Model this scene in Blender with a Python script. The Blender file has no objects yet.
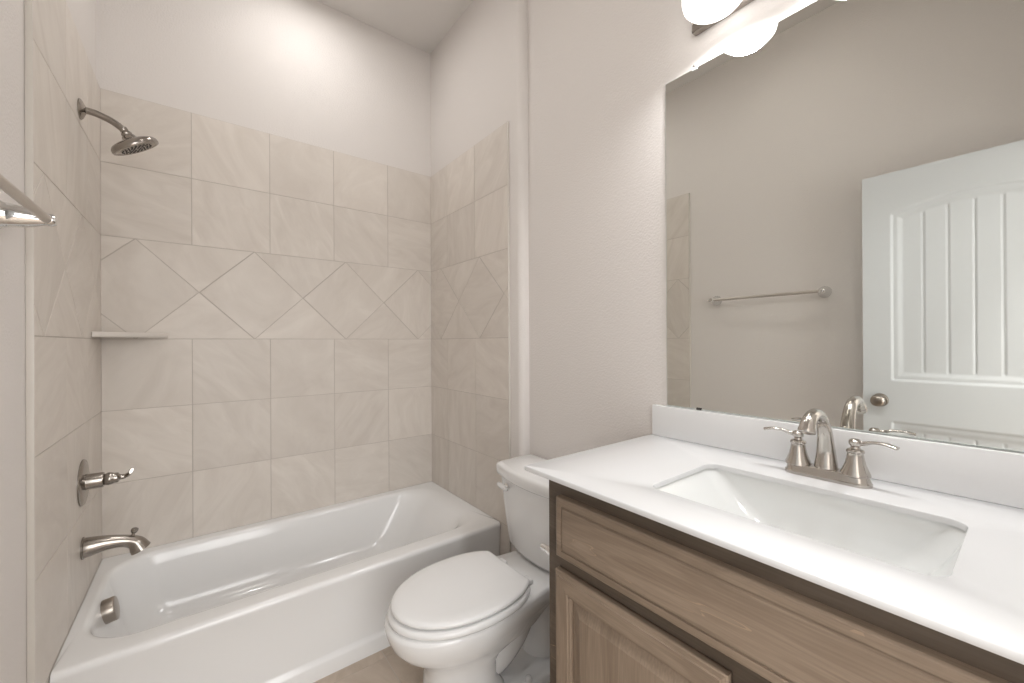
import bpy, bmesh, math, random
from mathutils import Vector, Matrix
PI = math.pi
random.seed(7)
S = bpy.context.scene
COL = S.collection

# ------------------------------------------------------------------ camera
def R(d): return math.radians(d)
CAM = Vector((0.3252, -2.3683, 1.2411))
yaw, pitch, roll, FPX = R(37.6771), R(0.0586), R(-0.2852), 403.82
fw = Vector((math.sin(yaw)*math.cos(pitch), math.cos(yaw)*math.cos(pitch), math.sin(pitch)))
rt = Vector((math.cos(yaw), -math.sin(yaw), 0)); up = rt.cross(fw)
rt, up = rt*math.cos(roll)+up*math.sin(roll), up*math.cos(roll)-rt*math.sin(roll)
cd = bpy.data.cameras.new('camera'); cam = bpy.data.objects.new('camera', cd); COL.objects.link(cam)
m = Matrix((rt, up, -fw)).transposed().to_4x4(); m.translation = CAM
cam.matrix_world = m
cd.sensor_fit = 'HORIZONTAL'; cd.sensor_width = 36.0; cd.lens = FPX/1024*36.0; cd.clip_start = 0.02
S.camera = cam

# ------------------------------------------------------------------ world, lights, exposure
w = bpy.data.worlds.new('world'); S.world = w; w.use_nodes = True
w.node_tree.nodes['Background'].inputs[0].default_value = (1.0, 0.97, 0.93, 1)
w.node_tree.nodes['Background'].inputs[1].default_value = 0.3
S.view_settings.view_transform = 'Standard'; S.view_settings.look = 'None'
S.view_settings.gamma = 1.0; S.view_settings.use_curve_mapping = False
S.view_settings.exposure = 0.06
P_TUB, P_CEIL_FILL, P_VAN, P_HALL_FILL, P_WIN_FILL, E_SHADE = 3.8, 1.0, 2.0, 34.0, 57.0, 2.2
WARM = (1.0, 0.99, 0.98)
def area_light(name, loc, rot, power, size, color=WARM, shape='DISK', size_y=None, spread=PI):
    l = bpy.data.lights.new(name, 'AREA'); l.energy = power; l.color = color
    l.shape = shape; l.size = size; l.spread = spread
    if size_y: l.size_y = size_y
    o = bpy.data.objects.new(name, l); COL.objects.link(o); o.location = loc; o.rotation_euler = rot
    return o
area_light('tub_ceiling_lamp', (0.75, -0.40, 3.078), (0, 0, 0), P_TUB, 0.13)
area_light('added_hall_lamp', (0.55, -3.3, 2.98), (0, 0, 0), P_HALL_FILL, 0.34, (1.0, 0.985, 0.97))  # unseen hall lamp, added to brighten the room
area_light('added_bath_lamp', (0.72, -1.55, 2.98), (0, 0, 0), P_CEIL_FILL, 0.34)  # unseen lamp added over the middle of the bathroom for fill
# soft fill light added in the unseen hall, shaped like a window
area_light('added_hall_fill', (0.55, -4.16, 1.55), (R(90), 0, 0), P_WIN_FILL, 2.2, (0.94, 0.975, 1.0), 'RECTANGLE', 2.3)

# ------------------------------------------------------------------ materials
def new_mat(name):
    mt = bpy.data.materials.new(name); mt.use_nodes = True
    return mt, mt.node_tree.nodes, mt.node_tree.links, mt.node_tree.nodes['Principled BSDF']
def plain(name, col, rough=0.5, metal=0.0, coat=0.0, spec=0.5):
    mt, n, l, b = new_mat(name)
    b.inputs['Base Color'].default_value = (*col, 1); b.inputs['Roughness'].default_value = rough
    b.inputs['Metallic'].default_value = metal; b.inputs['Coat Weight'].default_value = coat
    b.inputs['Specular IOR Level'].default_value = spec
    return mt
def paint(name, col, scale=150, strength=0.25, dist=0.002, rough=0.75):
    mt, n, l, b = new_mat(name)
    b.inputs['Base Color'].default_value = (*col, 1); b.inputs['Roughness'].default_value = rough
    b.inputs['Specular IOR Level'].default_value = 0.3
    tc = n.new('ShaderNodeTexCoord'); nz = n.new('ShaderNodeTexNoise'); nz.inputs['Scale'].default_value = scale
    nz.inputs['Detail'].default_value = 2.0; nz.inputs['Roughness'].default_value = 0.45
    bp = n.new('ShaderNodeBump'); bp.inputs['Strength'].default_value = strength; bp.inputs['Distance'].default_value = dist
    l.new(tc.outputs['Object'], nz.inputs['Vector']); l.new(nz.outputs['Fac'], bp.inputs['Height']); l.new(bp.outputs['Normal'], b.inputs['Normal'])
    return mt
def stone(name, c0, c1, var=0.10, rough=0.42):
    """one colour per tile island, soft streaks turned differently on every tile"""
    mt, n, l, b = new_mat(name)
    tc = n.new('ShaderNodeTexCoord'); geo = n.new('ShaderNodeNewGeometry')
    mul = n.new('ShaderNodeMath'); mul.operation = 'MULTIPLY'; mul.inputs[1].default_value = 37.0
    l.new(geo.outputs['Random Per Island'], mul.inputs[0])
    add = n.new('ShaderNodeVectorMath'); add.operation = 'ADD'
    l.new(tc.outputs['Object'], add.inputs[0]); l.new(mul.outputs[0], add.inputs[1])
    rot = n.new('ShaderNodeVectorRotate'); rot.rotation_type = 'EULER_XYZ'
    cmb = n.new('ShaderNodeCombineXYZ')
    for i, k in enumerate((23.0, 51.0, 11.0)):
        q = n.new('ShaderNodeMath'); q.operation = 'MULTIPLY'; q.inputs[1].default_value = k
        l.new(geo.outputs['Random Per Island'], q.inputs[0]); l.new(q.outputs[0], cmb.inputs[i])
    l.new(add.outputs[0], rot.inputs['Vector']); l.new(cmb.outputs[0], rot.inputs['Rotation'])
    mp = n.new('ShaderNodeMapping'); mp.inputs['Scale'].default_value = (2.0, 9.0, 3.0); l.new(rot.outputs[0], mp.inputs['Vector'])
    nz = n.new('ShaderNodeTexNoise'); nz.inputs['Scale'].default_value = 1.6; nz.inputs['Detail'].default_value = 7; nz.inputs['Roughness'].default_value = 0.6
    nz.inputs['Distortion'].default_value = 0.9
    l.new(mp.outputs[0], nz.inputs['Vector'])
    rp = n.new('ShaderNodeValToRGB'); rp.color_ramp.elements[0].position = 0.3; rp.color_ramp.elements[1].position = 0.72
    rp.color_ramp.elements[0].color = (*c0, 1); rp.color_ramp.elements[1].color = (*c1, 1)
    l.new(nz.outputs['Fac'], rp.inputs[0])
    hsv = n.new('ShaderNodeHueSaturation'); l.new(rp.outputs[0], hsv.inputs['Color'])
    mr = n.new('ShaderNodeMapRange'); mr.inputs['To Min'].default_value = 1-var; mr.inputs['To Max'].default_value = 1+var
    l.new(geo.outputs['Random Per Island'], mr.inputs['Value']); l.new(mr.outputs[0], hsv.inputs['Value'])
    l.new(hsv.outputs[0], b.inputs['Base Color'])
    b.inputs['Roughness'].default_value = rough; b.inputs['Specular IOR Level'].default_value = 0.4
    n2 = n.new('ShaderNodeTexNoise'); n2.inputs['Scale'].default_value = 40; n2.inputs['Detail'].default_value = 3
    l.new(add.outputs[0], n2.inputs['Vector'])
    bp = n.new('ShaderNodeBump'); bp.inputs['Strength'].default_value = 0.12; bp.inputs['Distance'].default_value = 0.001
    l.new(n2.outputs['Fac'], bp.inputs['Height']); l.new(bp.outputs['Normal'], b.inputs['Normal'])
    return mt
def wood(name, axis, tint=1.0):
    mt, n, l, b = new_mat(name)
    tc = n.new('ShaderNodeTexCoord'); mp = n.new('ShaderNodeMapping')
    sc = {'y': (7.0, 1.0, 7.0), 'z': (7.0, 7.0, 1.0)}[axis]
    mp.inputs['Scale'].default_value = sc; l.new(tc.outputs['Object'], mp.inputs['Vector'])
    big = n.new('ShaderNodeTexNoise'); big.inputs['Scale'].default_value = 1.3; big.inputs['Detail'].default_value = 3; big.inputs['Distortion'].default_value = 1.3
    l.new(mp.outputs[0], big.inputs['Vector'])
    # growth rings: contour lines of the broad noise
    rings = n.new('ShaderNodeMath'); rings.operation = 'MULTIPLY'; rings.inputs[1].default_value = 60.0
    l.new(big.outputs['Fac'], rings.inputs[0])
    sn = n.new('ShaderNodeMath'); sn.operation = 'SINE'; l.new(rings.outputs[0], sn.inputs[0])
    mp2 = n.new('ShaderNodeMapping'); mp2.inputs['Scale'].default_value = tuple(q*(30 if q > 1 else 9) for q in sc); l.new(tc.outputs['Object'], mp2.inputs['Vector'])
    fine = n.new('ShaderNodeTexNoise'); fine.inputs['Scale'].default_value = 1.4; fine.inputs['Detail'].default_value = 6
    l.new(mp2.outputs[0], fine.inputs['Vector'])
    a = n.new('ShaderNodeMath'); a.operation = 'MULTIPLY_ADD'; a.inputs[1].default_value = 0.05
    l.new(sn.outputs[0], a.inputs[0]); l.new(big.outputs['Fac'], a.inputs[2])
    a2 = n.new('ShaderNodeMath'); a2.operation = 'MULTIPLY_ADD'; a2.inputs[1].default_value = 0.45
    l.new(fine.outputs['Fac'], a2.inputs[0]); l.new(a.outputs[0], a2.inputs[2])
    rp = n.new('ShaderNodeValToRGB'); e = rp.color_ramp.elements
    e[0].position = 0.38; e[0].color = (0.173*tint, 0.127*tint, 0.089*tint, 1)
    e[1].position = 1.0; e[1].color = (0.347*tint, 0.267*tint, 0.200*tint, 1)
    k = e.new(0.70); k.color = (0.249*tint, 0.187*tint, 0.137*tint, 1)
    l.new(a2.outputs[0], rp.inputs[0])
    # a few pale wavy mineral lines
    band = n.new('ShaderNodeMath'); band.operation = 'ABSOLUTE'
    sub = n.new('ShaderNodeMath'); sub.operation = 'SUBTRACT'; sub.inputs[1].default_value = 0.615
    l.new(big.outputs['Fac'], sub.inputs[0]); l.new(sub.outputs[0], band.inputs[0])
    lt = n.new('ShaderNodeMath'); lt.operation = 'LESS_THAN'; lt.inputs[1].default_value = 0.0035; l.new(band.outputs[0], lt.inputs[0])
    mk = n.new('ShaderNodeTexNoise'); mk.inputs['Scale'].default_value = 9.0; l.new(tc.outputs['Object'], mk.inputs['Vector'])
    gt = n.new('ShaderNodeMath'); gt.operation = 'GREATER_THAN'; gt.inputs[1].default_value = 0.54; l.new(mk.outputs['Fac'], gt.inputs[0])
    mm = n.new('ShaderNodeMath'); mm.operation = 'MULTIPLY'; l.new(lt.outputs[0], mm.inputs[0]); l.new(gt.outputs[0], mm.inputs[1])
    m3 = n.new('ShaderNodeMath'); m3.operation = 'MULTIPLY'; m3.inputs[1].default_value = 0.45; l.new(mm.outputs[0], m3.inputs[0])
    mix = n.new('ShaderNodeMix'); mix.data_type = 'RGBA'; mix.inputs['B'].default_value = (0.50, 0.36, 0.24, 1)
    l.new(m3.outputs[0], mix.inputs['Factor']); l.new(rp.outputs[0], mix.inputs['A'])
    l.new(mix.outputs['Result'], b.inputs['Base Color'])
    b.inputs['Roughness'].default_value = 0.42; b.inputs['Specular IOR Level'].default_value = 0.4
    return mt
def brushed(name, col, rough):
    mt, n, l, b = new_mat(name)
    b.inputs['Base Color'].default_value = (*col, 1); b.inputs['Metallic'].default_value = 1
    tc = n.new('ShaderNodeTexCoord'); nz = n.new('ShaderNodeTexNoise'); nz.inputs['Scale'].default_value = 220
    l.new(tc.outputs['Object'], nz.inputs['Vector'])
    mr = n.new('ShaderNodeMapRange'); mr.inputs['To Min'].default_value = rough*0.8; mr.inputs['To Max'].default_value = rough*1.2
    l.new(nz.outputs['Fac'], mr.inputs['Value']); l.new(mr.outputs[0], b.inputs['Roughness'])
    return mt
def glow(name, col, strength):
    mt, n, l, b = new_mat(name)
    b.inputs['Base Color'].default_value = (0.9, 0.9, 0.9, 1); b.inputs['Roughness'].default_value = 0.25
    b.inputs['Emission Color'].default_value = (*col, 1); b.inputs['Emission Strength'].default_value = strength
    return mt
M_WALL = paint('greige_wall_paint', (0.78, 0.737, 0.705), scale=145, strength=0.55, dist=0.0025)
M_CEIL = paint('ceiling_paint', (0.76, 0.73, 0.70), strength=0.3)
M_TRIM = plain('white_trim_paint', (0.78, 0.77, 0.75), 0.4)
M_TILE = stone('beige_stone_tile', (0.67, 0.610, 0.552), (0.775, 0.719, 0.661), var=0.04)
M_TILEF = stone('beige_floor_tile', (0.44, 0.36, 0.285), (0.58, 0.49, 0.41), rough=0.45)
M_GROUT = plain('beige_grout', (0.55, 0.50, 0.45), 0.9)
M_TUB = plain('white_tub_enamel', (0.89, 0.885, 0.88), 0.16, coat=0.3)
M_PORC = plain('white_vitreous_china', (0.88, 0.875, 0.87), 0.10, coat=0.3)
M_SEAT = plain('white_seat_plastic', (0.88, 0.875, 0.87), 0.22)
M_COUNTER = plain('white_quartz', (0.76, 0.76, 0.765), 0.18)
M_SPLASH = plain('white_quartz_strip', (0.84, 0.84, 0.84), 0.2)
M_SINK = plain('white_sink_china', (0.80, 0.81, 0.80), 0.08, coat=0.3)
M_NICKEL = brushed('brushed_nickel', (0.36, 0.33, 0.30), 0.22)
M_NICKELF = brushed('satin_nickel', (0.54, 0.51, 0.475), 0.19)
M_NICKELD = brushed('dark_brushed_nickel', (0.40, 0.36, 0.32), 0.30)
M_CHROME = plain('chrome', (0.80, 0.80, 0.80), 0.06, 1.0)
M_BAR = plain('satin_bar_metal', (0.62, 0.58, 0.54), 0.35, 1.0)
M_RUBBER = plain('dark_grey_rubber', (0.06, 0.055, 0.05), 0.6)
M_DARK = plain('dark_gap', (0.03, 0.028, 0.026), 0.8)
M_EDGE = plain('tile_edge_glaze', (0.68, 0.635, 0.58), 0.3)
M_SHELF = plain('cream_marble', (0.70, 0.65, 0.60), 0.3)
M_WOODY = wood('brown_stained_wood_horizontal', 'y'); M_WOODZ = wood('brown_stained_wood_vertical', 'z')
M_FRAME_SHADED = wood('brown_stained_wood_frame_shaded', 'y', 0.44); M_SIDE = wood('brown_stained_wood_side', 'z', 0.44)  # same wood darkened; shade under the counter put into the frame's tone
M_MIRROR = plain('mirror_silver', (0.80, 0.805, 0.775), 0.0, 1.0)
M_MEDGE = plain('polished_glass_edge', (0.80, 0.84, 0.81), 0.15)
M_DOOR = plain('white_door_paint', (0.70, 0.725, 0.74), 0.38)
M_SHADE = glow('lit_frosted_glass', (1.0, 0.985, 0.965), E_SHADE)
M_LENS = glow('lit_lamp_lens', (1.0, 0.95, 0.88), 7.5)
M_CLIP = plain('clear_plastic_clip', (0.85, 0.85, 0.83), 0.1)

# ------------------------------------------------------------------ object helpers
def base_of(p):
    v = Vector((0, 0, 0))
    while p: v += p.location; p = p.parent
    return v
def obj(name, bm, mat, parent=None, smooth=True, angle=40, weld=True):
    """links the bmesh (in room coordinates) as one mesh object"""
    if weld: bmesh.ops.remove_doubles(bm, verts=bm.verts, dist=1e-6)
    bmesh.ops.recalc_face_normals(bm, faces=bm.faces)
    off = base_of(parent)
    if parent: bmesh.ops.translate(bm, verts=bm.verts, vec=-off)
    me = bpy.data.meshes.new(name); bm.to_mesh(me); bm.free()
    o = bpy.data.objects.new(name, me); COL.objects.link(o)
    mats = mat if isinstance(mat, (list, tuple)) else [mat]
    for q in mats: me.materials.append(q)
    if smooth:
        for p in me.polygons: p.use_smooth = True
        me.set_sharp_from_angle(angle=R(angle))
    if parent: o.parent = parent
    return o
def thing(name, label, cat, loc, group=None):
    o = bpy.data.objects.new(name, None); COL.objects.link(o); o.location = loc
    o.empty_display_size = 0.1
    o['label'] = label; o['category'] = cat
    if group: o['group'] = group
    bpy.context.view_layer.update()
    return o
def tag(o, label, cat, group=None):
    o['label'] = label; o['category'] = cat
    if group: o['group'] = group
    return o
def struct(o): o['kind'] = 'structure'; return o

def box(x0, x1, y0, y1, z0, z1, bev=0.0, seg=2, bm=None):
    own = bm is None
    t = bmesh.new()
    bmesh.ops.create_cube(t, size=1.0)
    for v in t.verts:
        v.co = Vector(((x0+x1)/2 + v.co.x*(x1-x0), (y0+y1)/2 + v.co.y*(y1-y0), (z0+z1)/2 + v.co.z*(z1-z0)))
    if bev: bmesh.ops.bevel(t, geom=t.edges[:], offset=bev, segments=seg, profile=0.5, affect='EDGES')
    if own: return t
    me = bpy.data.meshes.new('t'); t.to_mesh(me); t.free(); bm.from_mesh(me); bpy.data.meshes.remove(me)
    return bm
def loft(rings, cap0=True, cap1=True, bm=None, closed=True):
    bm = bm or bmesh.new()
    vs = [[bm.verts.new(p) for p in r] for r in rings]
    n = len(rings[0])
    for a, b in zip(vs, vs[1:]):
        for i in range(n if closed else n-1):
            j = (i+1) % n
            bm.faces.new((a[i], a[j], b[j], b[i]))
    if cap0: bm.faces.new(vs[0][::-1])
    if cap1: bm.faces.new(vs[-1])
    return bm
def frame_of(d):
    d = Vector(d).normalized()
    a = Vector((0, 0, 1)) if abs(d.z) < 0.95 else Vector((0, 1, 0))
    u = a.cross(d).normalized(); v = d.cross(u)
    return u, v, d
def lathe(profile, origin, direction=(0, 0, 1), n=40, bm=None, cap=True):
    """profile: (radius, distance along direction)"""
    u, v, d = frame_of(direction); o = Vector(origin)
    rings = []
    for r, t in profile:
        r = max(r, 1e-4)
        rings.append([o + d*t + (u*math.cos(2*PI*i/n) + v*math.sin(2*PI*i/n))*r for i in range(n)])
    return loft(rings, cap, cap, bm)
def catmull(pts, k=8):
    pts = [Vector(p) for p in pts]; P = [2*pts[0]-pts[1]] + pts + [2*pts[-1]-pts[-2]]; out = []
    for i in range(1, len(P)-2):
        a, b, c, d = P[i-1:i+3]
        for s in range(k):
            t = s/k
            out.append(0.5*((2*b) + (c-a)*t + (2*a-5*b+4*c-d)*t*t + (3*b-a-3*c+d)*t**3))
    out.append(pts[-1]); return out
def sweep(pts, radii, n=20, k=8, flat=1.0, upv=None, bm=None, flats=None):
    """smooth tube; radii per control point; flat squashes the second axis"""
    m_ = len(pts); path = catmull(pts, k)
    rr = [q.x for q in catmull([(r, 0, 0) for r in radii], k)]
    ff = [q.x for q in catmull([(f, 0, 0) for f in (flats or [flat]*m_)], k)]
    rings = []; u = None
    for i, p in enumerate(path):
        t = (path[min(i+1, len(path)-1)] - path[max(i-1, 0)]).normalized()
        if u is None:
            a = Vector(upv) if upv else (Vector((0, 0, 1)) if abs(t.z) < 0.9 else Vector((0, 1, 0)))
            u = (a - t*a.dot(t)).normalized()
        else: u = (u - t*u.dot(t)).normalized()
        v = t.cross(u)
        rings.append([p + u*math.cos(2*PI*j/n)*rr[i]*ff[i] + v*math.sin(2*PI*j/n)*rr[i] for j in range(n)])
    return loft(rings, True, True, bm)
def rrect(x0, x1, y0, y1, r, z, k=8, m=10):
    """rounded rectangle ring, same count for every size: k per corner, m per side"""
    out = []
    cs = [((x1-r, y1-r), 0), ((x0+r, y1-r), 90), ((x0+r, y0+r), 180), ((x1-r, y0+r), 270)]
    for i, ((cx, cy), a0) in enumerate(cs):
        arc = [(cx + r*math.cos(R(a0+90*j/k)), cy + r*math.sin(R(a0+90*j/k))) for j in range(k+1)]
        out += arc
        (nx, ny), na = cs[(i+1) % 4]
        e = (nx + r*math.cos(R(na)), ny + r*math.sin(R(na))); s = arc[-1]
        for j in range(1, m): out.append((s[0]+(e[0]-s[0])*j/m, s[1]+(e[1]-s[1])*j/m))
    return [Vector((x, y, z)) for x, y in out]

# ------------------------------------------------------------------ tiles
def clip_poly(poly, axis, val, keep_greater):
    out = []
    for i, p in enumerate(poly):
        q = poly[(i+1) % len(poly)]
        ip = (p[axis] >= val) == keep_greater or abs(p[axis]-val) < 1e-9
        iq = (q[axis] >= val) == keep_greater or abs(q[axis]-val) < 1e-9
        if ip: out.append(p)
        if ip != iq:
            t = (val-p[axis])/(q[axis]-p[axis]); out.append((p[0]+(q[0]-p[0])*t, p[1]+(q[1]-p[1])*t))
    res = []
    for p in out:
        if not res or (abs(p[0]-res[-1][0])+abs(p[1]-res[-1][1])) > 1e-6: res.append(p)
    if len(res) > 1 and (abs(res[0][0]-res[-1][0])+abs(res[0][1]-res[-1][1])) < 1e-6: res.pop()
    return res
def inset_poly(poly, d):
    n = len(poly); A = sum(poly[i][0]*poly[(i+1) % n][1]-poly[(i+1) % n][0]*poly[i][1] for i in range(n))/2
    if abs(A) < 2e-4: return None
    if A < 0: poly = poly[::-1]
    ls = []
    for i in range(n):
        p, q = poly[i], poly[(i+1) % n]; dx, dy = q[0]-p[0], q[1]-p[1]; L = math.hypot(dx, dy)
        nx, ny = -dy/L, dx/L; ls.append((nx, ny, nx*p[0]+ny*p[1]+d))
    out = []
    for i in range(n):
        a, b = ls[i-1], ls[i]; D = a[0]*b[1]-a[1]*b[0]
        if abs(D) < 1e-6: return None
        out.append(((a[2]*b[1]-a[1]*b[2])/D, (a[0]*b[2]-a[2]*b[0])/D))
    A2 = sum(out[i][0]*out[(i+1) % n][1]-out[(i+1) % n][0]*out[i][1] for i in range(n))/2
    return out if A2 > 1e-5 else None
def tile_mesh(polys, to3, depth=0.0016, gap=0.0013, bev=0.0007):
    bm = bmesh.new()
    for p in polys:
        a = inset_poly(p, gap)
        if not a: continue
        b = inset_poly(a, bev)
        if not b: continue
        loft([[to3(u, v, -depth) for u, v in a], [to3(u, v, -bev*0.8) for u, v in a], [to3(u, v, 0) for u, v in b]], False, True, bm)
    return bm
ROWS = [2.304, 2.0002, 1.6937, 1.2617, 0.9602, 0.6527, 0.348, 0.043, 0.0]
def wall_polys(u0, u1, cols, tips):
    cs = [u0] + sorted(c for c in cols if u0 < c < u1) + [u1]; out = []
    for i in range(len(ROWS)-1):
        zt, zb = ROWS[i], ROWS[i+1]
        if i == 2:
            zm, h = (zt+zb)/2, (zt-zb)/2; band = []
            for t in tips:
                band += [[(t, zt), (t-h, zm), (t, zb), (t+h, zm)], [(t, zt), (t+h, zm), (t+2*h, zt)], [(t, zb), (t+2*h, zb), (t+h, zm)]]
            for p in band:
                q = clip_poly(p, 0, u0, True)
                if len(q) > 2: q = clip_poly(q, 0, u1, False)
                if len(q) > 2: out.append(q)
        else:
            for a, b in zip(cs, cs[1:]): out.append([(a, zb), (b, zb), (b, zt), (a, zt)])
    return out

# ------------------------------------------------------------------ the room
YN, ZC, WX = -2.60, 3.104, 1.557
floor_base = struct(obj('floor', box(-0.9, 2.2, -4.3, 0.114, -0.10, -0.0016), M_GROUT, smooth=False))
fp = []
xs = [-0.9+0.0+i*0.305 for i in range(-1, 12)]
xs = [0.9 + 0.305*k for k in range(-6, 5)]; ys = [-0.80 + 0.305*k for k in range(-12, 4)]
for a, b in zip(xs, xs[1:]):
    for c, d in zip(ys, ys[1:]): fp.append([(a, c), (b, c), (b, d), (a, d)])
obj('floor_tile', tile_mesh(fp, lambda u, v, d: Vector((u, v, d))), M_TILEF, floor_base, smooth=False, weld=False)

struct(obj('ceiling', box(-0.9, 2.2, -4.3, 0.114, ZC, ZC+0.1), M_CEIL, smooth=False))
wl = struct(obj('wall_left', box(-0.114, -0.014, YN, 0.014, -0.1, ZC), M_WALL, smooth=False))
wb = struct(obj('wall_back', box(-0.114, 1.70, 0.014, 0.114, -0.1, ZC), M_WALL, smooth=False))
# right wall: alcove end wall furred out, rounded drywall corner, then the vanity wall
def right_profile():
    p = [(1.51, 0.014), (1.51, -0.876)]
    r = 0.03; cx, cy = 1.51+r, -0.906+r
    for i in range(1, 9): a = PI + PI/2*i/8; p.append((cx + r*math.cos(a), cy + r*math.sin(a)))
    p += [(WX, -0.906), (WX, YN), (1.70, YN), (1.70, 0.014)]
    return p
rp_ = right_profile()
wr = struct(obj('wall_right', loft([[Vector((x, y, -0.1)) for x, y in rp_], [Vector((x, y, ZC)) for x, y in rp_]]), M_WALL, angle=35))

def tiled(parent, slab, polys, to3):
    g = obj('tile_backing', slab, M_GROUT, parent, smooth=False)
    obj('wall_tile', tile_mesh(polys, to3), M_TILE, parent, smooth=False, weld=False)
CB = [0.2961, 0.607, 0.9125, 1.2174]
tiled(wb, box(-0.0139, 1.5099, 0.0016, 0.0139, 0, 2.304), wall_polys(-0.0013, 1.5013, CB, [0.106-0.4345, 0.106, 0.5405, 0.975, 1.4095]),
      lambda u, v, d: Vector((u, -d, v)))
YL, YR = -0.853, -0.817
tiled(wl, box(-0.014, -0.0016, YL, 0.0, 0, 2.304), wall_polys(YL, 0.0013, [-0.24, -0.545], [-1.2035, -0.769, -0.334, 0.10]),
      lambda u, v, d: Vector((d, u, v)))
tiled(wr, box(1.5016, 1.51, YR, 0.0, 0, 2.304), wall_polys(YR, 0.0013, [-0.217, -0.522], [-1.0, -0.565, -0.13]),
      lambda u, v, d: Vector((1.5-d, u, v)))
# glazed tile edge strips that finish the open sides of the tile
for nm, x0, x1, y, par in (('edge', -0.0138, 0.0, YL, wl), ('edge', 1.4995, 1.5098, YR, wr)):
    obj('tile_edge_strip', box(x0, x1, y-0.004, y, 0.0, 2.304, 0.0012), M_EDGE, par)

# near wall with the doorway, its casing, and the hall beyond
DX0, DX1, DZ = 0.113, 0.90, 2.065
bm = box(-0.9, DX0, YN-0.12, YN, -0.1, ZC); box(DX1, 2.2, YN-0.12, YN, -0.1, ZC, bm=bm); box(DX0, DX1, YN-0.12, YN, DZ, ZC, bm=bm)
struct(obj('wall_front', bm, M_WALL, smooth=False))
bm = bmesh.new()
for a in (DX1-0.018, ): box(a, a+0.018, YN-0.12, YN, 0, DZ, 0.002, bm=bm)
box(DX0, DX0+0.006, YN-0.12, YN, 0, DZ, 0.002, bm=bm); box(DX0, DX1, YN-0.12, YN, DZ-0.018, DZ, 0.002, bm=bm)
struct(obj('trim_1', bm, M_TRIM))                                            # door jamb
bm = box(DX0-0.06, DX0-0.005, YN, YN+0.014, 0, DZ+0.055, 0.003)
box(DX0-0.06, DX1+0.045, YN, YN+0.014, DZ-0.01, DZ+0.055, 0.003, bm=bm)
struct(obj('trim_2', bm, M_TRIM))                                            # door casing
struct(obj('wall_hall_left', box(-0.9, -0.8, -4.2, YN-0.12, -0.1, ZC), M_WALL, smooth=False))
struct(obj('wall_hall_right', box(2.1, 2.2, -4.2, YN-0.12, -0.1, ZC), M_WALL, smooth=False))
struct(obj('wall_hall_end', box(-0.9, 2.2, -4.3, -4.2, -0.1, ZC), M_WALL, smooth=False))
# made-up window frame and pane set behind the added hall fill light
wx0, wx1, wz0, wz1 = -0.57, 1.67, 0.38, 2.72
bm = box(wx0-0.07, wx0, -4.2, -4.17, wz0-0.07, wz1+0.07, 0.004); box(wx1, wx1+0.07, -4.2, -4.17, wz0-0.07, wz1+0.07, 0.004, bm=bm)
box(wx0, wx1, -4.2, -4.17, wz0-0.07, wz0, 0.004, bm=bm); box(wx0, wx1, -4.2, -4.17, wz1, wz1+0.07, 0.004, bm=bm)
added_win = struct(obj('added_window_1', bm, M_TRIM))
obj('added_window_pane', box(wx0, wx1, -4.197, -4.185, wz0, wz1), M_CLIP, added_win, smooth=False)
def baseboard(name, pts):
    bm = bmesh.new()
    box(*pts, 0.0, 0.10, 0.004, bm=bm)
    return struct(obj(name, bm, M_TRIM))
baseboard('baseboard_right', (WX-0.013, WX, -1.60, -0.907))
baseboard('baseboard_left', (-0.014, -0.001, YN, YL-0.005))

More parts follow.
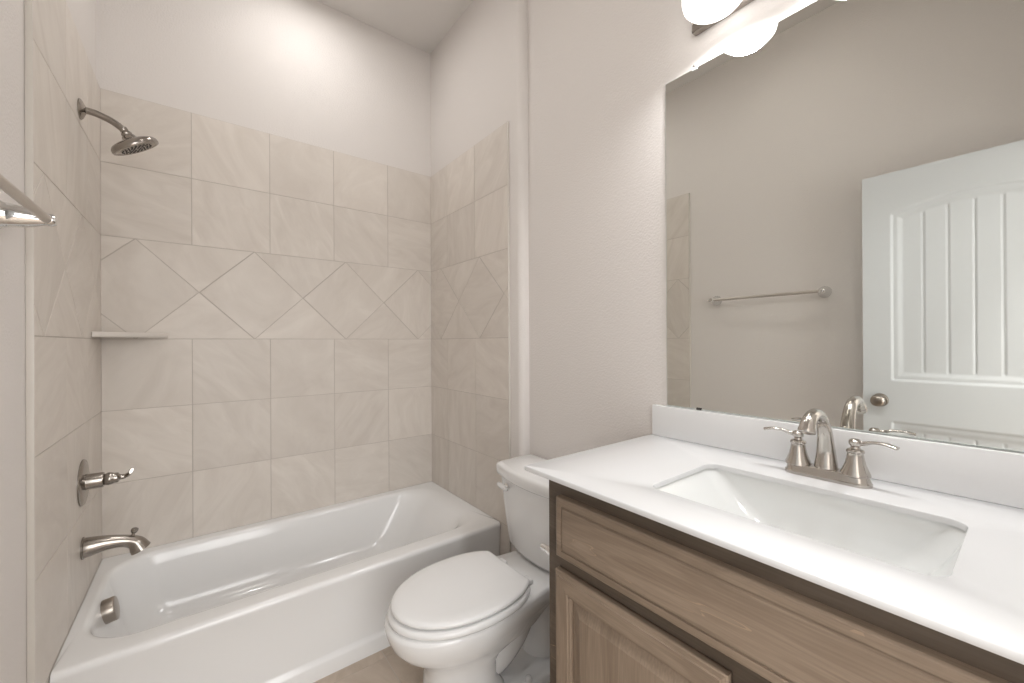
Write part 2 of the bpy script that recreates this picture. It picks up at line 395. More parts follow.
# ------------------------------------------------------------------ door, swung open along the left wall
def build_door():
    y0, y1, z0, z1, xf, th = -2.582, -1.842, 0.012, 2.045, 0.150, 0.035
    d = struct(bpy.data.objects.new('door_1', None)); COL.objects.link(d); d.location = (xf-th/2, y0, 0); bpy.context.view_layer.update()
    yc = (y0+y1)/2; hw = (y1-y0)/2 - 0.103
    def smooth(t): t = max(0.0, min(1.0, t)); return t*t*(3-2*t)
    def prof(s):            # s: distance inside the panel outline -> depth
        if s <= 0: return 0.0
        if s < 0.010: return -0.006*smooth(s/0.010)
        if s < 0.020: return -0.006
        if s < 0.045: return -0.006 - 0.006*smooth((s-0.020)/0.025)
        return -0.012
    def height(y, z):
        h = 0.0
        top = 1.845 + 0.052*(1-((y-yc)/hw)**2) if abs(y-yc) < hw else 1.845
        s = min(hw-abs(y-yc), z-1.045, (top-z)*0.96)
        if s > 0:
            h = prof(s)
            if s > 0.045:
                q = ((y-yc)/0.0785) % 1.0; q = min(q, 1-q)*0.0785
                h -= 0.0035*smooth(1-q/0.006)
        s2 = min(hw-abs(y-yc), z-0.24, 0.852-z)
        if s2 > 0:
            h = prof(s2)
            if s2 > 0.045:
                q = ((y-yc)/0.0785) % 1.0; q = min(q, 1-q)*0.0785
                h -= 0.0035*smooth(1-q/0.006)
        return h
    bm = bmesh.new()
    ny, nz = 182, 404
    g = [[bm.verts.new((xf+height(y0+(y1-y0)*i/ny, z0+(z1-z0)*j/nz), y0+(y1-y0)*i/ny, z0+(z1-z0)*j/nz)) for i in range(ny+1)] for j in range(nz+1)]
    for j in range(nz):
        for i in range(ny): bm.faces.new((g[j][i], g[j][i+1], g[j+1][i+1], g[j+1][i]))
    rim = [g[0][i] for i in range(ny+1)] + [g[j][ny] for j in range(1, nz+1)] + [g[nz][i] for i in range(ny-1, -1, -1)] + [g[j][0] for j in range(nz-1, 0, -1)]
    back = [bm.verts.new((xf-th, v.co.y, v.co.z)) for v in rim]
    for i in range(len(rim)): j = (i+1) % len(rim); bm.faces.new((rim[i], back[i], back[j], rim[j]))
    bm.faces.new(back)
    obj('door_slab', bm, M_DOOR, d, angle=60)
    ky, kz = -1.905, 0.95
    k = obj('door_knob', lathe([(0.032, 0), (0.032, 0.004), (0.028, 0.009), (0.013, 0.012), (0.011, 0.022), (0.013, 0.028), (0.024, 0.034), (0.0285, 0.044), (0.027, 0.054), (0.020, 0.061), (0.008, 0.064), (0, 0.0645)],
        (xf, ky, kz), (1, 0, 0)), M_NICKELD, d)
    obj('door_knob', lathe([(0.032, 0), (0.032, 0.004), (0.028, 0.009), (0.013, 0.012), (0.011, 0.022), (0.013, 0.028), (0.024, 0.034), (0.0285, 0.044), (0.027, 0.054), (0.020, 0.061), (0.008, 0.064), (0, 0.0645)],
        (xf-th, ky, kz), (-1, 0, 0)), M_NICKELD, d)
    for z in (0.25, 1.03, 1.80): obj('hinge', lathe([(0.006, 0), (0.006, 0.09)], (xf-0.004, y0-0.006, z), (0, 0, 1), 14), M_NICKELD, d)
    return d
build_door()

# ------------------------------------------------------------------ bathtub
def build_tub():
    t = thing('bathtub', 'white alcove bathtub with a smooth apron set between three tiled walls', 'bathtub', (0.75, -0.375, 0))
    X0, X1, Y0, Y1, ZT = 0.002, 1.498, -0.752, -0.002, 0.350
    def o(ins, z, y_extra=0.0): return rrect(X0, X1, Y0+ins+y_extra, Y1, 0.003, z, 10, 16)
    def b(x0, x1, y0, y1, r, z): return rrect(x0, x1, y0, y1, r, z, 10, 16)
    rings = [o(0.0, 0.0), o(0.0, 0.050), o(0.003, 0.058), o(0.012, 0.066), o(0.013, 0.075), o(0.010, 0.20), o(0.006, 0.318), o(0.002, 0.330), o(0.0025, 0.338), o(0.006, 0.345), o(0.012, 0.349), o(0.020, 0.350),
             b(0.026, 1.450, -0.676, -0.042, 0.150, 0.350), b(0.033, 1.432, -0.669, -0.050, 0.148, 0.3488), b(0.040, 1.405, -0.662, -0.057, 0.146, 0.344),
             b(0.046, 1.378, -0.656, -0.063, 0.144, 0.333), b(0.056, 1.335, -0.647, -0.072, 0.140, 0.292), b(0.070, 1.292, -0.637, -0.082, 0.136, 0.23),
             b(0.088, 1.245, -0.624, -0.096, 0.13, 0.165), b(0.103, 1.212, -0.611, -0.108, 0.125, 0.125), b(0.125, 1.180, -0.590, -0.130, 0.115, 0.095), b(0.165, 1.135, -0.555, -0.165, 0.10, 0.078), b(0.24, 1.06, -0.48, -0.24, 0.08, 0.072)]
    obj('tub_body', loft(rings, True, True), M_TUB, t, angle=75)
    ov = obj('overflow_cover', lathe([(0.035, -0.008), (0.041, -0.006), (0.041, 0.024), (0.039, 0.027), (0.035, 0.028), (0, 0.029)], (0.060, -0.36, 0.296), (0.985, 0, 0.17)), M_NICKELD, t, angle=50)
    obj('drain_ring', lathe([(0.035, 0), (0.035, 0.004), (0.027, 0.005), (0.022, 0.001), (0, 0.0)], (0.30, -0.36, 0.0725)), M_NICKEL, t)
build_tub()

def build_spout():
    yc = -0.352
    t = thing('tub_spout', 'brushed nickel tub spout on the left tiled wall just above the tub rim', 'faucet', (0.0, yc, 0.535))
    obj('spout_body', sweep([(0.0, yc, 0.534), (0.02, yc, 0.535), (0.055, yc, 0.536), (0.09, yc, 0.532), (0.117, yc, 0.524), (0.138, yc, 0.510), (0.150, yc, 0.487)],
        [0.034, 0.032, 0.026, 0.0215, 0.021, 0.025, 0.030], n=28), M_NICKEL, t, angle=50)
    obj('wall_flange', lathe([(0.037, 0), (0.037, 0.004), (0.034, 0.006), (0, 0.006)], (0.0005, yc, 0.534), (1, 0, 0)), M_NICKEL, t)
    obj('diverter_knob', lathe([(0.005, 0), (0.005, 0.018), (0.009, 0.022), (0.011, 0.028), (0.010, 0.034), (0.005, 0.037), (0, 0.0375)], (0.126, yc, 0.532), (0.25, 0, 0.97), 24), M_NICKEL, t)
build_spout()

def build_valve():
    yc, zc = -0.350, 0.761
    t = thing('shower_valve', 'brushed nickel shower valve with round plate and lever on the left tiled wall', 'shower valve', (0.0, yc, zc))
    obj('escutcheon', lathe([(0.079, 0.0), (0.079, 0.003), (0.076, 0.006), (0.060, 0.009), (0.030, 0.011), (0, 0.011)], (0.0005, yc, zc), (1, 0, 0), 56), M_NICKEL, t)
    obj('valve_sleeve', lathe([(0.028, 0.009), (0.027, 0.014), (0.0265, 0.050), (0.025, 0.054), (0, 0.054)], (0, yc, zc), (1, 0, 0)), M_NICKEL, t)
    h = obj('lever_handle', lathe([(0.018, 0.053), (0.020, 0.058), (0.0225, 0.066), (0.021, 0.074), (0.018, 0.080), (0.0175, 0.090), (0.011, 0.094), (0.009, 0.100), (0.0095, 0.104), (0.007, 0.110), (0, 0.111)], (0, yc, zc), (1, 0, 0)), M_NICKEL, t)
    obj('lever_blade', sweep([(0.098, yc, zc), (0.112, yc-0.002, zc+0.003), (0.122, yc-0.012, zc+0.012), (0.128, yc-0.034, zc+0.025), (0.131, yc-0.060, zc+0.030)],
        [0.007, 0.008, 0.009, 0.011, 0.010], n=18, flats=[1, 0.9, 0.7, 0.6, 0.5], upv=(1, 0, 0)), M_NICKEL, h)
build_valve()

def build_shower():
    yc = -0.368
    t = thing('fixed_shower', 'brushed nickel shower head on a bent arm high on the left tiled wall', 'shower head', (0.0, yc, 2.05))
    obj('wall_flange', lathe([(0.034, 0), (0.034, 0.003), (0.028, 0.008), (0.015, 0.014), (0.0115, 0.016), (0, 0.016)], (0.0005, yc, 2.048), (1, 0, 0)), M_NICKEL, t)
    obj('shower_arm', sweep([(0.0, yc, 2.048), (0.03, yc, 2.047), (0.055, yc, 2.041), (0.085, yc, 2.029), (0.112, yc, 2.009)], [0.0112]*5, n=18), M_NICKEL, t)
    d = Vector((0.50, 0, -0.866)).normalized()
    c = Vector((0.109, yc, 2.0125))
    obj('ball_joint', lathe([(0.0125, -0.004), (0.0125, 0.006), (0.011, 0.008), (0.014, 0.012), (0.0165, 0.017), (0.014, 0.024), (0.012, 0.027)], c, d, 24), M_NICKEL, t)
    d2 = Vector((0.52, 0.15, -0.84)).normalized(); c2 = c + d*0.020
    hd = obj('head_bell', lathe([(0.014, 0.0), (0.019, 0.004), (0.022, 0.012), (0.030, 0.017), (0.050, 0.021), (0.066, 0.027), (0.072, 0.034), (0.0735, 0.043), (0.0715, 0.048), (0.066, 0.049), (0.062, 0.046)], c2, d2, 48), M_NICKEL, t)
    sf = obj('spray_face', lathe([(0.0625, 0.043), (0.0625, 0.0465), (0.03, 0.0485), (0, 0.0488)], c2, d2, 48), M_NICKELD, hd)
    u, v, dd = frame_of(d2); bm = bmesh.new()
    for r, n in ((0.012, 6), (0.023, 12), (0.034, 18), (0.045, 22)):
        for i in range(n):
            a = 2*PI*i/n; lathe([(0.0028, 0), (0.0022, 0.003), (0, 0.0032)], c2 + dd*0.0478 + (u*math.cos(a)+v*math.sin(a))*r, dd, 8, bm)
    q = obj('nozzles', bm, M_RUBBER, hd); q['kind'] = 'stuff'
build_shower()

def build_shelf():
    bm = bmesh.new()
    pts = [(0.0, 0.0), (0.0, -0.197), (0.004, -0.202), (0.012, -0.200), (0.210, -0.010), (0.213, -0.004), (0.212, 0.0)]
    pts = [(x+0.0005, y-0.0005) for x, y in pts]
    def ring(ins, z):
        c = (0.07, -0.065); return [Vector((c[0]+(x-c[0])*(1-ins), c[1]+(y-c[1])*(1-ins), z)) for x, y in pts]
    loft([ring(0.02, 1.268), ring(0, 1.2705), ring(0, 1.286), ring(0.02, 1.2885)], True, True, bm)
    tag(obj('corner_shelf', bm, M_SHELF, angle=30), 'pale triangular corner shelf fixed in the left tiled corner above the tub', 'shelf')
build_shelf()

# ------------------------------------------------------------------ towel bar
def bar_post(x0, y, z, par, tip):
    """post pointing along +x: oval flange, waisted arm, round tip"""
    p = obj('bar_post', lathe([(0.033, 0.0), (0.033, 0.004), (0.030, 0.008), (0.0275, 0.012), (0.0255, 0.022), (0.0225, 0.040), (0.0185, 0.056), (0.0145, 0.068), (0.0135, 0.074), (0.0135, 0.082), (0.0105, 0.088), (0.0, 0.090)],
        (x0, y, z), (1, 0, 0)), M_CHROME, par)
    return p
def build_towel_bar():
    t = thing('towel_bar', 'chrome towel bar on the plain left wall, seen whole in the mirror', 'towel bar', (-0.014, -1.345, 1.515))
    z = 1.514; xb = 0.061
    for y, s in ((-1.045, 1), (-1.645, -1)):
        p = bar_post(-0.0138, y, z, t, 0)
        obj('bar_end_cap', lathe([(0.0105, 0), (0.0115, 0.003), (0.0115, 0.010), (0.009, 0.014), (0.0, 0.015)], (xb, y+s*0.008, z), (0, s, 0), 24), M_CHROME, p)
    obj('bar', lathe([(0.0092, 0), (0.0092, 0.596)], (xb, -1.643, z), (0, 1, 0), 24), M_BAR, t)
build_towel_bar()

# ------------------------------------------------------------------ toilet (faces -X, back to the vanity wall)
def build_toilet():
    YC = -1.160; W = WX-0.012
    t = thing('toilet', 'white two-piece toilet with closed lid between the bathtub and the vanity', 'toilet', (W-0.35, YC, 0))
    def ring(ub, uf, hw, z, uc=None, nb=3.2, nf=2.15, n=64, hb=None):
        """plan outline: egg to the front, squarer to the back; u measured out from the wall"""
        uc = ub + (uf-ub)*0.46 if uc is None else uc
        out = []
        for i in range(n):
            a = 2*PI*i/n; c, s = math.cos(a), math.sin(a)
            e = nf if c >= 0 else nb
            L = (uf-uc) if c >= 0 else (uc-ub)
            out.append(Vector((W-(uc + L*math.copysign(abs(c)**(2/e), c)), YC + hw*math.copysign(abs(s)**(2/e), s), z)))
        return out
    def hips(r, ub, uc, hb):
        """narrows the rear of an outline towards the deck under the tank"""
        out = []
        for p in r:
            u = W-p.x; f = max(0.0, min(1.0, (uc-u)/(uc-ub)*1.25)); f = f*f*(3-2*f)
            out.append(Vector((p.x, YC+(p.y-YC)*(1-f*(1-hb)), p.z)))
        return out
    def top(ub, uf, hw, z, hb=0.74): return hips(ring(ub, uf, hw, z, 0.50, nb=6, nf=2.1), ub, 0.50, hb)
    body = [ring(0.345, 0.668, 0.118, 0.0, nb=3, nf=2.6), ring(0.345, 0.668, 0.118, 0.016, nb=3, nf=2.6), ring(0.352, 0.661, 0.112, 0.026, nb=3, nf=2.6), ring(0.375, 0.650, 0.103, 0.05, nb=3, nf=2.6),
            ring(0.395, 0.644, 0.097, 0.10, nb=2.6, nf=2.5), ring(0.395, 0.642, 0.096, 0.15, nb=2.6, nf=2.4), ring(0.37, 0.648, 0.102, 0.185, nb=2.6, nf=2.3), ring(0.30, 0.668, 0.116, 0.215, 0.47, nb=3, nf=2.2), ring(0.22, 0.702, 0.138, 0.245, 0.48, nb=3.5, nf=2.1),
            hips(ring(0.13, 0.735, 0.158, 0.272, 0.50, nb=5, nf=2.1), 0.13, 0.50, 0.72), top(0.05, 0.757, 0.172, 0.300), top(0.03, 0.768, 0.179, 0.330),
            top(0.028, 0.772, 0.182, 0.350), top(0.030, 0.770, 0.180, 0.360), top(0.04, 0.761, 0.172, 0.3655)]
    bowl = obj('bowl', loft(body), M_PORC, t, angle=60)
    # trapway: the S-bend bulging out of both sides behind the pedestal
    bm = sweep([(W-0.47, YC, 0.175), (W-0.40, YC, 0.115), (W-0.315, YC, 0.165), (W-0.25, YC, 0.250), (W-0.175, YC, 0.225), (W-0.145, YC, 0.13), (W-0.15, YC, 0.0)],
        [0.060, 0.068, 0.072, 0.074, 0.074, 0.072, 0.080], n=28)
    obj('trapway', bm, M_PORC, t, angle=70)
    bm = loft([ring(0.09, 0.42, 0.122, 0.0, nb=5, nf=5), ring(0.09, 0.42, 0.122, 0.026, nb=5, nf=5), ring(0.096, 0.41, 0.115, 0.036, nb=5, nf=5), ring(0.11, 0.40, 0.098, 0.040, nb=5, nf=5)])
    obj('foot_flange', bm, M_PORC, t, angle=50)
    for s in (-1, 1):
        obj('bolt_cap', lathe([(0.014, 0), (0.014, 0.006), (0.011, 0.013), (0.005, 0.017), (0, 0.0175)], (W-0.30, YC+s*0.103, 0.037)), M_SEAT, t)
    # seat ring and lid, cut straight at the hinge side
    def egg(i, z, back=0.308, tip=0.752, hw=0.181):
        r = ring(0.268, tip-i, hw-i, z, 0.505, nb=2.5, nf=2.02, n=96)
        return [Vector((min(p.x, W-(back+i)), p.y, p.z)) for p in r]
    so = [egg(0.008, 0.3665, tip=0.762, hw=0.188), egg(0.002, 0.369, tip=0.762, hw=0.188), egg(0, 0.375, tip=0.762, hw=0.188), egg(0.001, 0.383, tip=0.762, hw=0.188), egg(0.006, 0.388, tip=0.762, hw=0.188), egg(0.016, 0.390, tip=0.762, hw=0.188)]
    si = [egg(0.062, 0.390), egg(0.062, 0.3665)]
    obj('seat', loft(so + si, False, False), M_SEAT, t, angle=60)
    lid = [egg(0.008, 0.3945), egg(0.002, 0.3965), egg(0, 0.401), egg(0.001, 0.406), egg(0.005, 0.410), egg(0.014, 0.4125), egg(0.04, 0.4145), egg(0.10, 0.4165)]
    obj('lid', loft(lid), M_SEAT, t, angle=60)
    for s in (-1, 1):
        bm = box(W-0.305, W-0.268, YC+s*0.078-0.020, YC+s*0.078+0.020, 0.3655, 0.383, 0.006, 3)
        obj('lid_hinge', bm, M_SEAT, t)
    # tank: bowed front, narrower at the bottom
    def tank_ring(u0, u1, hw, bow, z, r=0.024, n=14):
        pts = []
        # front edge from +y to -y, bowed out
        for i in range(n+1):
            s = 1-2*i/n; pts.append((u1 + bow*(1-s*s), hw*s))
        front = pts
        out = []
        k = 5
        def corner(cx, cy, a0):
            for j in range(k+1):
                a = R(a0+90*j/k); out.append((cx+r*math.cos(a), cy+r*math.sin(a)))
        # front as a bowed curve between rounded corners, u = outwards
        corner(u1-r, hw-r, 90-90+0) if False else None
        for j in range(k+1):
            a = R(90-90*j/k); out.append((u1-r+r*math.cos(a), hw-r+r*math.sin(a)))
        for i in range(1, n):
            s = 1-2*i/n; out.append((u1 + bow*(1-s*s), (hw-r)*s))
        for j in range(k+1):
            a = R(0-90*j/k); out.append((u1-r+r*math.cos(a), -hw+r+r*math.sin(a)))
        for j in range(k+1):
            a = R(270-90*j/k); out.append((u0+0.01+0.01*math.cos(a), -hw+0.01+0.01*math.sin(a)))
        for j in range(k+1):
            a = R(180-90*j/k); out.append((u0+0.01+0.01*math.cos(a), hw-0.01+0.01*math.sin(a)))
        return [Vector((W-u, YC+v, z)) for u, v in out]
    tk = [tank_ring(0.02, 0.150, 0.176, 0.026, 0.3705), tank_ring(0.012, 0.164, 0.188, 0.028, 0.374), tank_ring(0.008, 0.169, 0.193, 0.029, 0.386), tank_ring(0.004, 0.176, 0.205, 0.029, 0.47), tank_ring(0.003, 0.182, 0.215, 0.029, 0.56), tank_ring(0.002, 0.187, 0.222, 0.029, 0.65), tank_ring(0.002, 0.188, 0.223, 0.029, 0.672)]
    obj('tank', loft(tk), M_PORC, t, angle=55)
    ld = [tank_ring(0.004, 0.190, 0.219, 0.029, 0.668), tank_ring(0.0, 0.198, 0.228, 0.030, 0.6685), tank_ring(0.0, 0.203, 0.234, 0.031, 0.675), tank_ring(0.0, 0.205, 0.238, 0.031, 0.690), tank_ring(0.0, 0.205, 0.239, 0.031, 0.708), tank_ring(0.002, 0.201, 0.235, 0.031, 0.716), tank_ring(0.010, 0.190, 0.224, 0.030, 0.7205)]
    obj('tank_lid', loft(ld), M_PORC, t, angle=55)
    for s in (-1, 1): obj('tank_bolt', lathe([(0.02, 0), (0.02, 0.014)], (W-0.10, YC+s*0.075, 0.364), (0, 0, 1), 16), M_RUBBER, t)
    yl, zl = YC+0.150, 0.633; xl = W-0.200
    lv = obj('flush_lever', lathe([(0.016, 0), (0.016, 0.006), (0.013, 0.009), (0.008, 0.011), (0.008, 0.020), (0, 0.021)], (xl, yl, zl), (-1, 0, 0), 24), M_CHROME, t)
    obj('lever_paddle', sweep([(xl-0.014, yl-0.012, zl-0.002), (xl-0.016, yl+0.008, zl), (xl-0.017, yl+0.026, zl+0.003), (xl-0.017, yl+0.040, zl+0.006)], [0.011, 0.0125, 0.0115, 0.0085], n=16, flat=0.85), M_SEAT, lv)
build_toilet()

# ------------------------------------------------------------------ vanity
VY0, VY1 = -2.585, -1.623
CY = -2.077
def panel_rings(x_face, y0, y1, z0, z1, prof):
    """prof: (inset, depth behind the face)"""
    return [[Vector((x_face+d, y0+i, z0+i)), Vector((x_face+d, y1-i, z0+i)), Vector((x_face+d, y1-i, z1-i)), Vector((x_face+d, y0+i, z1-i))] for i, d in prof]
def build_vanity():
    t = thing('vanity_cabinet', 'brown stained wood vanity cabinet under the white countertop', 'cabinet', (1.28, CY, 0))
    XF = 1.015
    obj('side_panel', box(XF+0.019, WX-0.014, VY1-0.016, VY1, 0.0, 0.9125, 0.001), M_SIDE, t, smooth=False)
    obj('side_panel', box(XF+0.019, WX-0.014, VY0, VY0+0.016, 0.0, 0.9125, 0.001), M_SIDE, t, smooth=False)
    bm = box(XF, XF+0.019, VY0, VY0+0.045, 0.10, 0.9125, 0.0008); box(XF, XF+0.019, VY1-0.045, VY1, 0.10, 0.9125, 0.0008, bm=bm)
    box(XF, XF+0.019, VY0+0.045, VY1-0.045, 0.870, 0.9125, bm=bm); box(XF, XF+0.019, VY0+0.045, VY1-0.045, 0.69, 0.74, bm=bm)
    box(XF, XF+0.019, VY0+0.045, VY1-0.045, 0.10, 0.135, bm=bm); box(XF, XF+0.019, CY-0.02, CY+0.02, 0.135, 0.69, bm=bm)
    obj('face_frame', bm, M_FRAME_SHADED, t, smooth=False)
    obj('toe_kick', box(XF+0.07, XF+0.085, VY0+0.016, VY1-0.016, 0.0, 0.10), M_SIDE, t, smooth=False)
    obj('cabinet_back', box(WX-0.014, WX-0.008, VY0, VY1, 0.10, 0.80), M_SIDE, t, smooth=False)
    # false drawer front: rounded edge, small step line
    pf = [(0.0, 0.020), (0.0, 0.004), (0.0015, 0.0015), (0.004, 0.0), (0.017, -0.0005), (0.018, 0.0028), (0.0205, 0.0030), (0.0235, -0.001), (0.03, -0.0015)]
    obj('drawer_front', loft(panel_rings(0.995, 2*CY+1.667, -1.667, 0.731, 0.872, pf)), M_WOODY, t, angle=25)
    # two raised-panel doors
    def door(y0, y1):
        z0, z1 = 0.118, 0.697; sw = 0.052; X = 0.995; g = 0.0004
        prof_o = [(0.0, 0.020), (0.0, 0.006), (0.002, 0.0035), (0.010, 0.0025), (0.0112, 0.0), (0.013, 0.0)]
        inner = [(sw-0.010, 0.0), (sw-0.008, 0.003), (sw-0.004, 0.0035), (sw-0.002, 0.006), (sw, 0.0065), (sw, 0.014)]
        d = obj('door', loft(panel_rings(X, y0, y1, z0, z1, [(0.0, 0.020), (0.0, 0.0175), (0.004, 0.017)]), True, True), M_WOODZ, t, smooth=False)
        full = prof_o + inner
        R4 = panel_rings(X, y0, y1, z0, z1, full)
        # rails (bottom, top) and stiles (right, left) meet in mitred corners
        for k, nm, mt in ((0, 'door_rail', M_WOODY), (1, 'door_stile', M_WOODZ), (2, 'door_rail', M_WOODY), (3, 'door_stile', M_WOODZ)):
            bm = bmesh.new(); vs = [[bm.verts.new(r[k]), bm.verts.new(r[(k+1) % 4])] for r in R4]
            for a, b in zip(vs, vs[1:]): bm.faces.new((a[0], a[1], b[1], b[0]))
            bm.faces.new([v[0] for v in vs]); bm.faces.new([v[1] for v in vs][::-1]); bm.faces.new((vs[-1][0], vs[-1][1], vs[0][1], vs[0][0]))
            obj(nm, bm, mt, d, angle=25)
        pp = [(sw, 0.0165), (sw, 0.0115), (sw+0.005, 0.011), (sw+0.026, 0.003), (sw+0.028, 0.0018), (sw+0.031, 0.0018)]
        obj('raised_panel', loft(panel_rings(X, y0, y1, z0, z1, pp)), M_WOODZ, d, angle=25)
    door(-2.062, -1.661); door(2*CY+1.661, 2*CY+2.062)
build_vanity()

SX0, SX1, SY0, SY1 = 1.097, 1.376, -2.298, -1.851
def build_counter():
    z1, z0 = 0.925, 0.913
    X0, X1, Y0, Y1 = 0.980, WX-0.0008, VY0-0.012, -1.568
    bm = bmesh.new()
    def o(i, z, r=0.003): return rrect(X0+i, X1-i, Y0+i, Y1-i, r, z, 8, 14)
    def s(i, z): return rrect(SX0-i, SX1+i, SY0-i, SY1+i, 0.030+i, z, 8, 14)
    loft([o(0.001, z0), o(0, z0+0.001), o(0, z1-0.0025), o(0.001, z1-0.0007), o(0.0025, z1), s(0.0015, z1), s(0.0004, z1-0.0006), s(0, z1-0.002), s(0, z0), o(0.001, z0)], False, False, bm)
    tag(obj('countertop', bm, M_COUNTER, angle=50), 'long white quartz countertop with a sink cut-out on the wooden vanity', 'countertop')
    tag(obj('backsplash', box(1.537, WX-0.0008, Y0, -1.574, 0.9252, 1.026, 0.0015), M_SPLASH), 'low white backsplash strip standing along the countertop under the mirror', 'backsplash')
    # undermount trough sink
    t = thing('sink', 'white rectangular undermount sink set into the countertop below the faucet', 'sink', ((SX0+SX1)/2, CY, 0.80))
    def q(x0, x1, y0, y1, r, z): return rrect(x0, x1, y0, y1, r, z, 8, 14)
    a = 0.004
    rin = [q(SX0-0.02, SX1+0.02, SY0-0.02, SY1+0.02, 0.05, 0.9125), q(SX0-a, SX1+a, SY0-a, SY1+a, 0.034, 0.9125), q(SX0-a+0.001, SX1+a-0.001, SY0-a+0.002, SY1+a-0.002, 0.034, 0.908),
           q(SX0+0.003, SX1-0.002, SY0+0.012, SY1-0.020, 0.036, 0.885), q(SX0+0.010, SX1-0.008, SY0+0.028, SY1-0.055, 0.040, 0.855), q(SX0+0.020, SX1-0.018, SY0+0.050, SY1-0.090, 0.046, 0.828),
           q(SX0+0.035, SX1-0.034, SY0+0.080, SY1-0.122, 0.05, 0.810), q(SX0+0.055, SX1-0.055, SY0+0.115, SY1-0.155, 0.05, 0.801), q(SX0+0.09, SX1-0.09, SY0+0.17, SY1-0.20, 0.04, 0.797)]
    rout = [[p + Vector((0, 0, -0.010)) for p in r] for r in rin]
    bm = loft(rin, False, True)
    c = Vector(((SX0+SX1)/2, CY, 0))
    rout = [[Vector((c.x+(p.x-c.x)*1.05, c.y+(p.y-c.y)*1.03, p.z)) if k > 0 else p for p in r] for k, r in enumerate(rout)]
    loft(rout, False, True, bm); loft([rin[0], rout[0]], False, False, bm)
    obj('basin', bm, M_SINK, t, angle=70)
    obj('drain', lathe([(0.030, 0), (0.030, 0.003), (0.022, 0.004), (0.018, 0.008), (0, 0.009)], (c.x+0.02, CY, 0.797)), M_NICKELF, t)
build_counter()

def build_faucet():
    xc, yc, zb = 1.462, CY+0.004, 0.9251
    t = thing('faucet', 'satin nickel two-handle centerset faucet standing behind the sink', 'faucet', (xc, yc, zb))
    def base(i, z, e=0.0): return rrect(xc-0.026+i, xc+0.026-i, yc-0.0825+i, yc+0.0800-i, 0.0255-i, z, 10, 8)
    obj('base_plate', loft([base(0, zb), base(0, zb+0.006), base(0.003, zb+0.010), base(0.005, zb+0.020), base(0.007, zb+0.023), base(0.011, zb+0.024)]), M_NICKELF, t, angle=35)
    # arched spout: broad at the foot, leaning over the bowl, opening downwards
    z0 = zb+0.022
    pts = [(xc+0.004, yc, z0), (xc+0.003, yc, z0+0.045), (xc-0.008, yc, z0+0.090), (xc-0.036, yc, z0+0.122), (xc-0.076, yc, z0+0.132), (xc-0.110, yc, z0+0.122), (xc-0.123, yc, z0+0.104)]
    sp = obj('spout', sweep(pts, [0.0230, 0.0175, 0.0142, 0.0130, 0.0128, 0.0135, 0.0150], n=32, flats=[0.95, 0.9, 0.95, 1, 1, 1, 1], upv=(1, 0, 0)), M_NICKELF, t, angle=50)
    d = Vector((-0.42, 0, -0.9)).normalized(); e = Vector(pts[-1])
    obj('aerator', lathe([(0.0158, -0.004), (0.0162, 0.0), (0.0158, 0.005), (0.012, 0.006), (0.0, 0.005)], e, d, 28), M_NICKELF, sp)
    # pop-up lift rod behind the spout
    lr = obj('lift_rod', lathe([(0.0025, 0), (0.0025, 0.062), (0.0065, 0.064), (0.0075, 0.069), (0.006, 0.074), (0.0, 0.076)], (xc+0.030, yc, z0+0.002), (0.0, 0, 1), 18), M_NICKELF, t)
    for s in (-1, 1):
        hy = yc + s*0.0535
        h = obj('handle', lathe([(0.0265, 0.0), (0.0262, 0.004), (0.0225, 0.013), (0.0185, 0.024), (0.0158, 0.036), (0.0143, 0.046), (0.0145, 0.048), (0.0162, 0.050), (0.0162, 0.053), (0.0140, 0.056), (0.0090, 0.058), (0.0080, 0.062), (0.0105, 0.065), (0.0118, 0.070), (0.0110, 0.075), (0.0065, 0.0785), (0.0, 0.0795)],
            (xc, hy, zb+0.021), (0, 0, 1), 40), M_NICKELF, t, angle=30)
        zt = zb+0.021+0.070
        obj('handle_lever', sweep([(xc, hy, zt), (xc-0.001, hy+s*0.015, zt+0.001), (xc-0.003, hy+s*0.030, zt+0.006), (xc-0.007, hy+s*0.052, zt+0.007), (xc-0.011, hy+s*0.070, zt+0.003)],
            [0.0058, 0.0056, 0.0065, 0.0080, 0.0085], n=20, flats=[1, 0.9, 0.55, 0.42, 0.40]), M_NICKELF, h)
build_faucet()

# ------------------------------------------------------------------ mirror and its clips
def build_mirror():
    y0, y1, z0, z1 = VY0-0.01, -1.619, 1.0268, 2.096
    t = thing('mirror', 'large frameless wall mirror resting on the white backsplash', 'mirror', (WX, (y0+y1)/2, z0))
    bm = box(WX-0.006, WX-0.0008, y0, y1, z0, z1)
    ed = [e for e in bm.edges if all(abs(v.co.x-(WX-0.006)) < 1e-6 for v in e.verts)]
    bmesh.ops.bevel(bm, geom=ed, offset=0.0035, segments=1, profile=0.5, affect='EDGES')
    for f in bm.faces:
        f.material_index = 0 if f.calc_center_median().x < WX-0.0058 else 1
    bm.normal_update()
    o = obj('mirror_glass', bm, [M_MIRROR, M_MEDGE], t, smooth=False)
    for y in (-1.722, -2.43):
        c = obj('mirror_clip', box(WX-0.0095, WX-0.0062, y-0.009, y+0.009, z1-0.010, z1+0.008, 0.002, 3), M_CLIP, t)
        obj('clip_screw', lathe([(0.004, 0), (0.004, 0.001), (0.002, 0.0022), (0, 0.0023)], (WX-0.0095, y, z1+0.003), (-1, 0, 0), 14), M_CHROME, c)
    obj('mirror_clip', box(WX-0.0088, WX-0.0062, -1.738, -1.722, z0+0.0002, z0+0.007, 0.001, 2), M_RUBBER, t)
build_mirror()

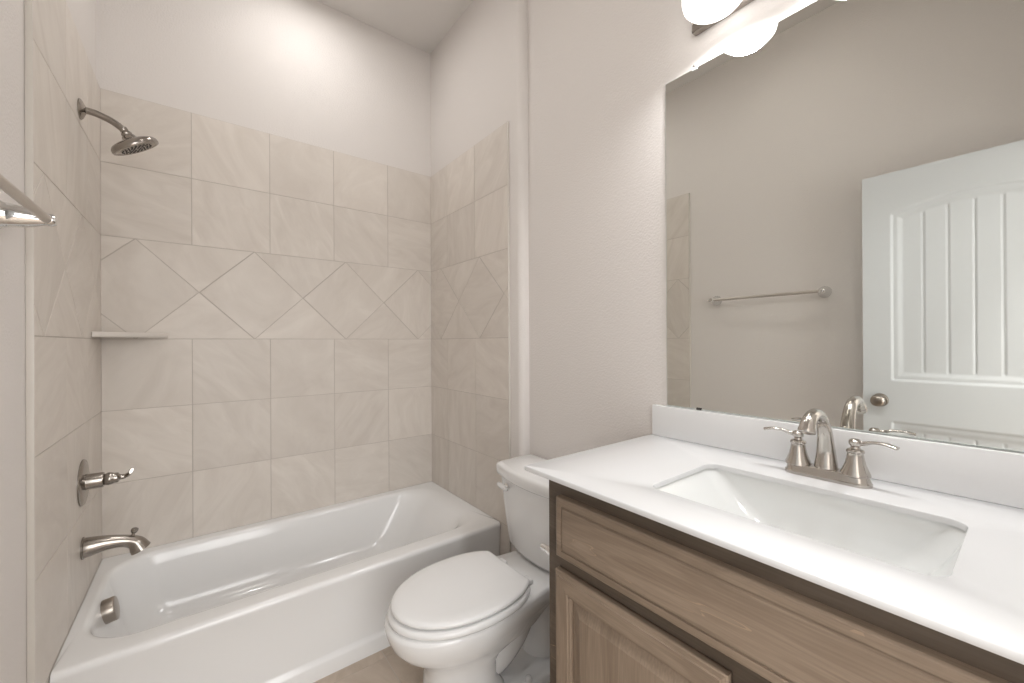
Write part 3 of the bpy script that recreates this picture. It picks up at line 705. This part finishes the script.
# ------------------------------------------------------------------ vanity light over the mirror
def build_vanity_light():
    t = thing('vanity_light', 'brushed nickel bar light with lit frosted shades above the mirror', 'light fixture', (WX, CY-0.012, 2.25))
    obj('backplate', box(WX-0.026, WX-0.0008, -2.455, -1.722, 2.192, 2.305, 0.004, 3), M_NICKEL, t)
    for y in (-1.832, -2.099, -2.366):
        x = WX-0.112
        a = obj('shade_arm', sweep([(WX-0.024, y, 2.262), (WX-0.060, y, 2.275), (x+0.012, y, 2.340), (x, y, 2.334)], [0.010, 0.010, 0.010, 0.011], n=16), M_NICKEL, t)
        obj('shade_cup', lathe([(0.026, 0), (0.026, 0.016), (0.016, 0.026), (0.0, 0.028)], (x, y, 2.312), (0, 0, 1), 28), M_NICKEL, a)
        obj('lamp_shade', lathe([(0.0, 2.128), (0.030, 2.129), (0.052, 2.132), (0.066, 2.138), (0.076, 2.149), (0.080, 2.164), (0.080, 2.255), (0.077, 2.272), (0.065, 2.286), (0.03, 2.292), (0.0, 2.292)], (x, y, 0.024), (0, 0, 1), 48), M_SHADE, t)
build_vanity_light()
for y in (-1.832, -2.099, -2.366):      # the bulbs shining down out of the shades
    area_light('vanity_bulb', (WX-0.112, y, 2.150), (0, 0, 0), P_VAN, 0.10, (0.985, 0.99, 1.0), spread=R(160))

# ceiling can above the tub, then unseen bath and hall lamps added for fill
t = thing('recessed_light', 'round recessed ceiling light above the bathtub', 'light fixture', (0.75, -0.40, ZC))
obj('trim_ring', loft([[Vector((0.75+r*math.cos(2*PI*i/48), -0.40+r*math.sin(2*PI*i/48), z)) for i in range(48)] for r, z in ((0.098, ZC), (0.096, ZC-0.006), (0.078, ZC-0.008), (0.072, ZC))], False, False), M_TRIM, t)
obj('lamp_lens', lathe([(0.074, 0), (0.070, 0.003), (0, 0.004)], (0.75, -0.40, ZC-0.0005), (0, 0, -1), 40), M_LENS, t)
t = thing('added_bath_light', 'round flush ceiling light in the middle of the bathroom', 'light fixture', (0.72, -1.55, ZC))
obj('added_light_pan', lathe([(0.19, 0), (0.19, 0.03), (0.17, 0.04)], (0.72, -1.55, ZC-0.0005), (0, 0, -1), 48), M_TRIM, t)
obj('lamp_lens', lathe([(0.168, 0.038), (0.16, 0.07), (0.12, 0.09), (0, 0.10)], (0.72, -1.55, ZC), (0, 0, -1), 48), M_LENS, t)
t = thing('added_hall_light', 'round flush ceiling light in the hall outside the door', 'light fixture', (0.55, -3.3, ZC))
obj('added_light_pan', lathe([(0.19, 0), (0.19, 0.03), (0.17, 0.04)], (0.55, -3.3, ZC-0.0005), (0, 0, -1), 48), M_TRIM, t)
obj('lamp_lens', lathe([(0.168, 0.038), (0.16, 0.07), (0.12, 0.09), (0, 0.10)], (0.55, -3.3, ZC), (0, 0, -1), 48), M_LENS, t)

# ------------------------------------------------------------------ paper holder on the cabinet side
def build_holder():
    z, ys = 0.676, VY1+0.0005
    t = thing('toilet_paper_holder', 'small chrome paper holder on the vanity side beside the toilet', 'paper holder', (1.145, ys, z))
    for x in (1.073, 1.223):
        obj('holder_post', lathe([(0.026, 0.0), (0.026, 0.004), (0.017, 0.010), (0.0145, 0.040), (0.010, 0.066), (0.0085, 0.076), (0.0095, 0.082), (0.0085, 0.090), (0.004, 0.094), (0, 0.0945)], (x, ys, z), (0, 1, 0), 28), M_CHROME, t)
    obj('roller', lathe([(0.0065, 0), (0.0065, 0.02), (0.011, 0.022), (0.011, 0.118), (0.0065, 0.12), (0.0065, 0.140)], (1.078, ys+0.07, z), (1, 0, 0), 24), M_CHROME, t)
build_holder()
